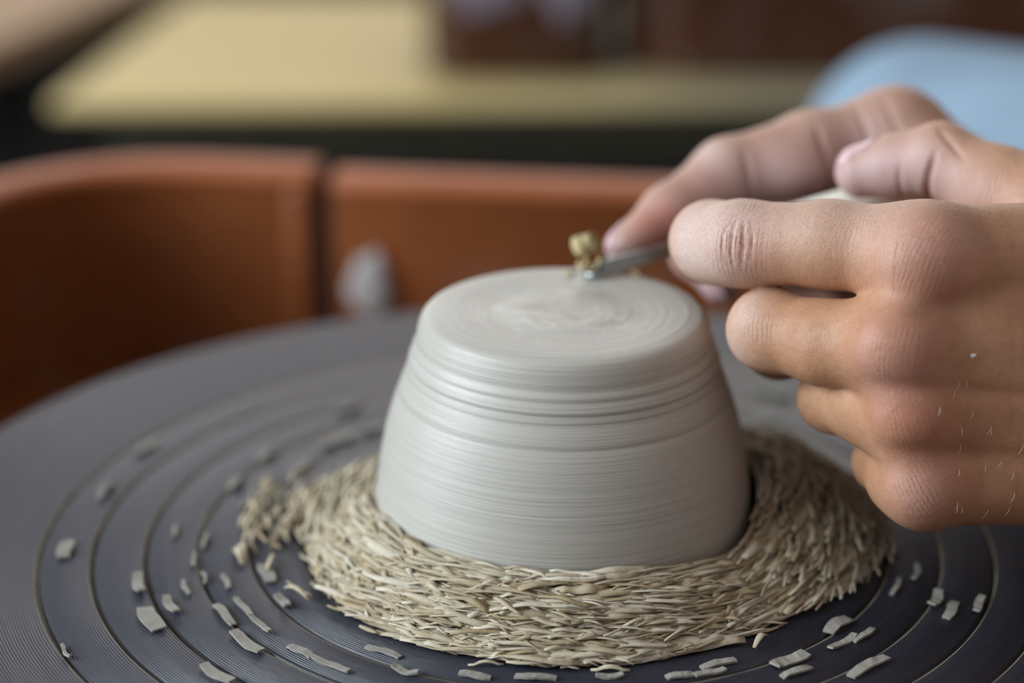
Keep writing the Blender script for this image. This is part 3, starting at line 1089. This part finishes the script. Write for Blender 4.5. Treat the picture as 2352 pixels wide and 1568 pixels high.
NV = mesh_normals(SV, SQ)
nvert = len(SV)
wr = np.zeros(nvert); wc = np.zeros(nvert); red = np.zeros(nvert); dust = np.zeros(nvert); pale = np.zeros(nvert)
disp = np.zeros(nvert)


def spot(center, sig, nrm_dir=None):
    d = np.exp(-((SV - center) ** 2).sum(1) / (2 * sig * sig))
    if nrm_dir is not None: d = d * np.clip((NV @ nrm_dir) * 1.6 + 0.2, 0, 1)
    return d


TOCAM = (CAM_LOC * MM - P3(2000, 800, .56)); TOCAM /= np.linalg.norm(TOCAM)


def fold(center, axis, sig_s, sig_r, amt, nrm_dir=TOCAM):
    """transverse skin folds round a joint"""
    global wr, wc
    axis = axis / np.linalg.norm(axis)
    q = SV - center
    s_ = q @ axis
    rad = np.linalg.norm(q - s_[:, None] * axis, axis=1)
    m = amt * np.exp(-(s_ / sig_s) ** 2) * np.exp(-(rad / sig_r) ** 2)
    if nrm_dir is not None: m = m * np.clip((NV @ nrm_dir) * 1.5 + 0.3, 0, 1)
    # lens-shaped: the folds bow round the joint
    better = m > wr
    bow = s_ * (1.0 + 0.02 * (rad / 4.0) ** 2)
    wc = np.where(better, bow, wc)
    wr = np.maximum(wr, m)


def crease(center, axis, across, depth, width, length, offset=0.0, curve=0.0):
    """one deeper furrow pressed into the surface"""
    global disp
    axis = axis / np.linalg.norm(axis); across = across / np.linalg.norm(across)
    q = SV - center
    s_ = q @ axis - offset; t = q @ across
    rad = np.linalg.norm(q, axis=1)
    s_ = s_ - curve * t * t
    disp -= depth * np.exp(-(s_ / width) ** 2) * np.exp(-(t / length) ** 4) * (rad < 3.0 * length)


ix = Li[0][0] - Li[2][0]; ix /= np.linalg.norm(ix)
iacr = np.cross(ix, TOCAM)
pipI = P3(1692, 560, .567)
fold(pipI, ix, 5.5, 11.0, 1.0)
for off, dp, cv in ((-3.4, 0.28, 0.035), (-1.4, 0.50, 0.02), (2.0, 0.62, -0.02), (4.2, 0.28, -0.035)):
    crease(pipI, ix, iacr, dp, 0.45, 6.0, off, cv)
fold(P3(2000, 600, .550), ix, 8.0, 12.0, 0.40)
fold(P3(2130, 600, .542), ix * 0.8 + iacr * 0.25, 8.0, 11.0, 0.36)
fold(P3(2060, 800, .542), ix + iacr * 0.1, 7.0, 9.0, 0.36)
fold(P3(1740, 760, .566), ix, 5.0, 7.0, 0.35)
fold(P3(2080, 965, .548), ix - iacr * 0.3, 7.0, 8.0, 0.4)
fold(P3(2110, 1120, .552), ix - iacr * 0.6, 6.0, 8.0, 0.65)
fold(P3(2200, 500, .552), ix * 0.5 + iacr, 12.0, 14.0, 0.2)
# right hand folds: joint creases on the soft side
rx = Ri[0][0] - Ri[2][0]; rx /= np.linalg.norm(rx)
for px_, py_, d_, dp in ((1728, 420, .643, 1.1), (1895, 365, .649, 1.7), (1985, 310, .656, 0.7), (2040, 290, .658, 0.6)):
    crease(P3(px_, py_, d_), rx, np.cross(rx, TOCAM), dp, 1.0, 9.0, 0, 0.01)
tx = Rt[1][0] - Rt[4][0]; tx /= np.linalg.norm(tx)
tac = np.cross(tx, TOCAM)
crease(P3(2118, 420, .600), tx + 0.25 * tac, tac - 0.25 * tx, 1.6, 0.9, 8.0)
crease(P3(2060, 420, .606), tx, tac, 0.45, 0.7, 5.0)
crease(P3(2185, 330, .600), tx * 0.6 - tac * 0.8, tx * 0.8 + tac * 0.6, 0.7, 0.8, 6.0)
fold(P3(2140, 300, .602), tx, 5.0, 9.0, 0.5)
fold(P3(2260, 430, .590), tx, 14.0, 14.0, 0.5)
# furrows between the knuckles and tendons on the back of the left hand
bx = P3(2480, 920, .56) - P3(2090, 890, .56)
crease(P3(2200, 897, .552), np.cross(bx, TOCAM), bx, 0.9, 2.2, 22.0, 0, 0.0)
crease(P3(2240, 1045, .555), np.cross(bx, TOCAM), bx, 0.9, 2.4, 20.0)
crease(P3(2230, 690, .552), np.cross(P3(2480, 600, .56) - P3(2000, 740, .56), TOCAM), P3(2480, 600, .56) - P3(2000, 740, .56), 0.8, 3.0, 20.0)
for q in ((2120, 575, .544, 9), (2050, 815, .541, 8), (2090, 965, .547, 7), (2120, 1120, .553, 7), (1705, 570, .567, 5)):
    red += 0.75 * spot(P3(q[0], q[1], q[2]), q[3])
red += 1.7 * spot(P3(1525, 545, .634), 6.5) + 0.4 * spot(P3(1620, 500, .643), 9) + 0.35 * spot(P3(1900, 400, .655), 8)
for q in ((1590, 510, .582, 8, .75), (1650, 610, .570, 6, .55), (1690, 490, .568, 7, .65), (1580, 600, .582, 6, .6), (1700, 700, .570, 5, .45), (1850, 472, .562, 9, .38), (2100, 545, .542, 9, .30),
          (1690, 800, .575, 5, .5), (2050, 830, .542, 7, .22), (2110, 1130, .55, 6, .3), (1625, 345, .648, 4, .8), (1430, 560, .634, 5, .5), (2000, 470, .555, 8, .3)):
    dust += 0.72 * q[4] * spot(P3(q[0], q[1], q[2]), q[3])  # clay dusting; spots on the index end also paint the light falling there
# the palm side of the right hand is paler than the tanned back of the left
ry = SV[:, 1]
dR = np.full(nvert, 1e9); dLh = np.full(nvert, 1e9)
for chn, isR in ((Ri, 1), (Rm, 1), (Rr, 1), (Rp, 1), (Rt, 1), (Li, 0), (Lm, 0), (Lr, 0), (Lp, 0), (Lt, 0)):
    for A_, B_ in zip(chn[:-1], chn[1:]):
        ba = B_[0] - A_[0]
        q = SV - A_[0]
        t = np.clip(q @ ba / (ba @ ba), 0, 1)
        d_ = np.linalg.norm(q - t[:, None] * ba, axis=1)
        if isR: dR = np.minimum(dR, d_)
        else: dLh = np.minimum(dLh, d_)
isr = 1 / (1 + np.exp((dR - dLh) / 2.0))
soft = np.clip(0.75 - 0.9 * NV @ np.array([0.25, 0.45, 0.86]), 0, 1)   # side turned down / to the thumb
fade = np.clip((118 - SV[:, 0]) / 25.0, 0, 1)
pale = np.clip(isr * (0.35 + 0.65 * soft) * (0.25 + 0.75 * fade), 0, 1)
pale = np.maximum(pale, 0.7 * np.clip(dust, 0, 1))
SV = SV + NV * disp[:, None]

person = empty('person', (0.64, 0, FLOOR_Z))
tag(person, 'person in pale blue trousers reaching in with both hands to trim the clay bowl', 'person')
body = mesh_from('body', SV / MM - np.array([0.64, 0, FLOOR_Z]), SQ, M_skin, person)
for nm, arr in (('wrinkle', wr), ('wcoord', wc), ('red', np.clip(red, 0, 1)), ('dust', np.clip(dust, 0, 1)), ('pale', pale)):
    a_ = body.data.attributes.new(nm, 'FLOAT', 'POINT')
    a_.data.foreach_set('value', arr.astype(np.float32))

# nails follow the finished surface of the fingertip
from mathutils.bvhtree import BVHTree


def nail(tip_c, direction, normal, length, width, label, lift=0.0003):
    """a curved plate laid on the finger: rays cast down onto the body's surface"""
    d = direction / np.linalg.norm(direction)
    nn_ = normal - d * np.dot(normal, d); nn_ /= np.linalg.norm(nn_)
    s_ = np.cross(d, nn_)
    V, Fc = [], []
    nu, nw = 11, 9
    for i in range(nu):
        for j in range(nw):
            u = (i / (nu - 1) - 0.5) * 2; v_ = (j / (nw - 1) - 0.5) * 2
            hw = width / 2 * (1 - 0.16 * max(0, abs(u) - 0.45) ** 2 * 8)
            p_ = tip_c + d * u * length / 2 * (1 - 0.10 * v_ * v_) + s_ * v_ * hw + nn_ * 12.0
            hit = BVH.ray_cast(Vector(p_), Vector(-nn_), 24.0)
            h_ = np.array(hit[0]) if hit[0] is not None else p_ - nn_ * 12.0
            V.append(h_ + nn_ * (lift * MM + 0.25 * (1 - v_ * v_)))
    for i in range(nu - 1):
        for j in range(nw - 1):
            Fc.append((i * nw + j, i * nw + j + 1, (i + 1) * nw + j + 1, (i + 1) * nw + j))
    V = [v_ / MM - np.array([0.64, 0, FLOOR_Z]) for v_ in V]
    o = obj_pydata('fingernail', V, Fc, M_nail, person)
    sd = o.modifiers.new('thick', 'SOLIDIFY'); sd.thickness = 0.0004; sd.offset = -1
    o['label'] = label
    return o


BVH = BVHTree.FromPolygons([Vector(v_) for v_ in SV], [tuple(int(x) for x in q) for q in SQ[(SV[SQ[:, 0], 0] < 120)]])
UPW = UP.copy()
nail(P3(1972, 372, .620), Rt[4][0] - Rt[3][0], np.array([0, .30, .95]), 13.5, 12.0, 'pink thumbnail with a bright edge')
nail(P3(1433, 565, .6385), Ri[4][0] - Ri[3][0], np.array([-.45, .70, .55]), 11.0, 8.5, 'pale nail of the index finger on the tool')
nail(P3(1655, 665, .657), Rm[3][0] - Rm[2][0], np.array([-.6, -.5, -.55]), 10.0, 9.0, 'mauve nail of the middle finger under the tool')

# fine pale hairs on the back of the near hand
V, Fc = [], []
k_h = 0
while k_h < 46:
    px_, py_ = random.uniform(2150, 2600), random.uniform(860, 1190)
    o_ = at(px_, py_, .50) * MM
    dr = (o_ - CAM_LOC * MM); dr /= np.linalg.norm(dr)
    hit = BVH.ray_cast(Vector(o_), Vector(dr), 90.0)
    if hit[0] is None: 
        k_h += 1; continue
    b_ = np.array(hit[0]); n_ = np.array(hit[1])
    gdir = np.array([-0.45 + random.uniform(-.3, .3), 0, -0.8]); gdir = gdir - n_ * (gdir @ n_); gdir /= np.linalg.norm(gdir)
    ln = random.uniform(1.4, 3.0)
    pts = [b_ + gdir * ln * t + n_ * (0.05 + 0.9 * math.sin(t * 2.2)) for t in np.linspace(0, 1, 5)]
    v_, f_ = tube(pts, [0.085, 0.08, 0.07, 0.05, 0.02], 5)
    b0 = len(V)
    V += v_; Fc += [tuple(x + b0 for x in q) for q in f_]
    k_h += 1
V = [v_ / MM - np.array([0.64, 0, FLOOR_Z]) for v_ in V]
ah = obj_pydata('hand_hair', V, Fc, M_bodyhair, person)
ah['kind'] = 'stuff'

o_ = at(2234, 817, .50) * MM
dr = (o_ - CAM_LOC * MM); dr /= np.linalg.norm(dr)
hit = BVH.ray_cast(Vector(o_), Vector(dr), 90.0)
if hit[0] is not None:
    bm = bmesh.new()
    bmesh.ops.create_icosphere(bm, subdivisions=2, radius=0.00065)
    for v_b in bm.verts:
        v_b.co.x *= 1.3; v_b.co.y *= 0.6; v_b.co *= 1 + 0.25 * math.sin(9000 * v_b.co.x + 5000 * v_b.co.z)
    sp = obj_bm('clay_speck', bm, plain('white_clay', (0.8, 0.8, 0.8)), None, True)
    sp.location = tuple(np.array(hit[0]) / MM)
    tag(sp, 'tiny white clay speck stuck to the back of the near hand', 'clay speck')

# clothes and hair as their own skins
def cloth(name, prims, k, bounds, h, mat, label=None):
    g = Grid(*[np.arange(lo, hi + h, h) for lo, hi in bounds])
    sl = tuple(slice(0, len(a)) for a in g.ax)
    g.F = eval_chain(g, sl, prims, k)
    V_, Q_ = surface_nets(g)
    o = mesh_from(name, V_ / MM - np.array([0.64, 0, FLOOR_Z]), Q_, mat, person)
    if label: o['label'] = label
    return o


kneeR = at(2118, 362, 1.01) * MM
kneeL = W(230, -465, 5, 55)
legs = []
for kn, sg in (((kneeR, 55.0), 1), (kneeL, -1)):
    hip = W(640, sg * 110, -25, 88)
    mid = ((kn[0] * 0.62 + hip[0] * 0.38) + np.array([0, 0, -8.0]), 74.0)
    ank = (np.array([kn[0][0] + 70, kn[0][1], -470.0]), 46.0)
    foot = (np.array([kn[0][0] - 60, kn[0][1], -520.0]), 30.0)
    legs += [c(kn, mid), c(mid, hip), c((kn[0] + np.array([6., 0, -10]), 52.0), (np.array([kn[0][0] + 40, kn[0][1], -200.0]), 60.0)), c((np.array([kn[0][0] + 40, kn[0][1], -200.0]), 60.0), ank)]
legs += [c(W(640, -90, -10, 100), W(640, 90, -10, 100)), c(W(640, -60, 40, 105), W(640, 60, 40, 105))]
cloth('trousers', legs, 18.0, ((60, 760), (-550, 490), (-530, 170)), 7.0, M_denim, 'pale blue cotton trousers over a raised knee')
shirt = [c(W(545, -100, 385, 95), W(545, 100, 385, 95)), c(W(550, 0, 350, 118), W(640, 0, 20, 125)), c(W(550, -70, 330, 110), W(640, -60, 40, 118)), c(W(550, 70, 330, 110), W(640, 60, 40, 118)),
         c(W(525, -186, 402, 80), W(470, -178, 250, 72)), c(W(525, 186, 402, 80), W(470, 190, 250, 72))]
cloth('shirt', shirt, 30.0, ((390, 780), (-280, 280), (-90, 500)), 7.0, M_shirt)
cloth('hair', [('e', np.array([492., 0, 640]), np.array([100., 82, 104]), None, 10.0)], 10.0, ((420, 610), (-95, 95), (590, 760)), 5.0, M_hair)
M_eye = plain('eye_white', (0.8, 0.78, 0.75), 0.2, 0.5, var=0.02)
M_lip = plain('lip', (0.40, 0.17, 0.14), 0.5, var=0.1)


def blob(name, cx, cy, cz, sx, sy, sz, mat):
    bm = bmesh.new()
    bmesh.ops.create_icosphere(bm, subdivisions=3, radius=1)
    for v_b in bm.verts: v_b.co = Vector((v_b.co.x * sx, v_b.co.y * sy, v_b.co.z * sz)) / MM
    o = obj_bm(name, bm, mat, person, True)
    o.location = (cx / MM - 0.64, cy / MM, cz / MM - FLOOR_Z)


for sg in (-1, 1):
    blob('eye', 394, sg * 31, 630, 11, 14, 8, M_eye)
    blob('iris', 385.5, sg * 31, 629, 4, 6, 6, M_hair)
    blob('eyebrow', 384, sg * 32, 650, 9, 19, 4, M_hair)
blob('lip', 377, 0, 578, 8, 23, 4, M_lip)
blob('lip', 378, 0, 570, 8, 20, 4.5, M_lip)
for sg, kn in ((1, kneeR), (-1, kneeL[0])):
    cloth('shoe', [c((np.array([kn[0] + 80, kn[1], -512.0]), 38.0), (np.array([kn[0] - 70, kn[1], -522.0]), 28.0)), c((np.array([kn[0] + 70, kn[1], -470.0]), 46.0), (np.array([kn[0] + 60, kn[1], -505.0]), 42.0))],
          12.0, ((kn[0] - 120, kn[0] + 150), (kn[1] - 60, kn[1] + 60), (-556, -400)), 5.0, M_dark)
# the stool under the potter
st = empty('stool', (0.66, 0, FLOOR_Z))
tag(st, 'round dark stool the potter sits on behind the wheel', 'stool')
vs, fs = lathe([(0, 0.395), (0.15, 0.395), (0.165, 0.405), (0.165, 0.425), (0.15, 0.435), (0, 0.435)], 40)
obj_pydata('seat', vs, fs, M_dark, st)
for k in range(4):
    a = math.pi / 4 + k * math.pi / 2
    V, Fc = tube([np.array([0.11 * math.cos(a), 0.11 * math.sin(a), 0.40]), np.array([0.16 * math.cos(a), 0.16 * math.sin(a), 0.0])], [0.014, 0.012], 10)
    obj_pydata('leg', V, Fc, M_dark, st)

# ------------------------------------------------------------------ benches and tubs behind
BZ = -0.08


M_olive = plain('front_shade_olive', (0.035, 0.031, 0.017), 0.6, var=0.15)


def bench(name, corners, z, th, mat, label, legs_xy, front_shade=False):
    """corners: four xy points, front-left first, anticlockwise seen from above"""
    cx = sum(q[0] for q in corners) / 4; cy = sum(q[1] for q in corners) / 4
    e = empty(name, (cx, cy, FLOOR_Z))
    tag(e, label, 'bench')
    bm = bmesh.new()
    top = [bm.verts.new((x - cx, y - cy, z - FLOOR_Z)) for x, y in corners]
    bot = [bm.verts.new((x - cx, y - cy, z - th - FLOOR_Z)) for x, y in corners]
    bm.faces.new(top); bm.faces.new(bot[::-1])
    for k in range(4):
        k2 = (k + 1) % 4
        bm.faces.new((top[k], bot[k], bot[k2], top[k2]))
    bmesh.ops.recalc_face_normals(bm, faces=bm.faces)
    bmesh.ops.bevel(bm, geom=list(bm.edges), offset=0.004, segments=3, affect='EDGES', profile=0.5)
    obj_bm('bench_top', bm, mat, e)
    if front_shade:
        bm = bmesh.new()
        f0, f1 = corners[0], corners[1]
        box_bm(bm, (f0[0] + f1[0]) / 2 + 0.01 - cx, (f0[1] + f1[1]) / 2 + 0.030 - cy, z - th - 0.0175 - FLOOR_Z, f1[0] - f0[0] - 0.05, 0.018, 0.034, 0.003, math.atan2(f1[1] - f0[1], f1[0] - f0[0]))
        obj_bm('front_shade_strip', bm, M_olive, e)  # added strip: shade on the board's front face painted dark olive
    for x, y in legs_xy:
        bm = bmesh.new()
        hh = z - th - FLOOR_Z
        box_bm(bm, x - cx, y - cy, hh / 2, 0.05, 0.05, hh, 0.004)
        obj_bm('leg', bm, M_dark, e)
    return e


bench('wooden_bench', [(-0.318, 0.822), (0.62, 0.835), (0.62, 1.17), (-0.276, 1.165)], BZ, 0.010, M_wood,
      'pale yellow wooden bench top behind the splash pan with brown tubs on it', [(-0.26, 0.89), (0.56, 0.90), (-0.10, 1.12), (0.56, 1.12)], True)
bench('wooden_bench', [(-0.90, 0.95), (-0.402, 0.945), (-0.275, 1.385), (-0.90, 1.40)], BZ, 0.024, M_wood2,
      'tan wooden bench beyond a dark gap from the pale yellow bench', [(-0.84, 1.02), (-0.55, 1.02), (-0.46, 1.34), (-0.84, 1.34)])


def tub(name, x0, x1, y0, y1, z, h, rad, label):
    cx, cy = (x0 + x1) / 2, (y0 + y1) / 2
    hx, hy = (x1 - x0) / 2, (y1 - y0) / 2
    e = empty(name, (cx, cy, z))
    tag(e, label, 'tub')
    path = []
    n = 8
    for qx, qy, a0 in ((1, 1, 0), (-1, 1, 90), (-1, -1, 180), (1, -1, 270)):
        for i in range(n + 1):
            a = math.radians(a0 + 90 * i / n)
            path.append(((qx * (hx - rad) + rad * math.cos(a), qy * (hy - rad) + rad * math.sin(a)), (math.cos(a), math.sin(a))))
    pr = [(-0.012, 0.0), (-0.004, 0.004), (0.0, h - 0.014), (0.004, h - 0.012), (0.004, h), (-0.004, h), (-0.005, h - 0.01), (-0.009, 0.010), (-0.016, 0.006)]
    vs, fs = sweep(path, pr, True)
    m = len(pr)
    fs.append(tuple(i * m for i in range(len(path)))[::-1])
    fs.append(tuple(i * m + m - 1 for i in range(len(path))))
    o = obj_pydata('tub_body', vs, fs, M_tub, e)
    bv = o.modifiers.new('edge', 'BEVEL'); bv.width = 0.002; bv.segments = 2; bv.limit_method = 'ANGLE'
    return e


t1 = tub('plastic_tub', -0.078, 0.053, 0.866, 1.04, BZ, 0.15, 0.03, 'narrow red-brown plastic tub with a lilac smear of slip and painted sheen on the bench')
tub('plastic_tub', 0.0575, 0.54, 0.872, 1.12, BZ, 0.16, 0.05, 'wide dark brown plastic tub standing at the right of the narrow tub')

def smear(parent, x, y, z, sx, sz, seed):
    """thin dried splash of slip with painted sheen on a tub's front face"""
    bm = bmesh.new()
    bmesh.ops.create_icosphere(bm, subdivisions=3, radius=1)
    for v_b in bm.verts:
        q = v_b.co
        k = 1 + 0.25 * math.sin(4 * q.x + seed) * math.cos(3 * q.z + seed)
        v_b.co = Vector((q.x * sx * k, q.y * 0.002, q.z * sz * k))
    o = obj_bm('slip_smear', bm, M_lilac, parent, True)
    o.location = (x, y, z)


M_lilac = plain('lilac_slip_sheen', (0.20, 0.17, 0.21), 0.6, var=0.3, scale=40, bumpd=0.001)  # dried slip, with the tub's sheen painted into its lilac
smear(t1, -0.018, -0.0865, 0.070, 0.030, 0.022, 0.3)
smear(t1, 0.034, -0.0865, 0.062, 0.016, 0.018, 1.9)
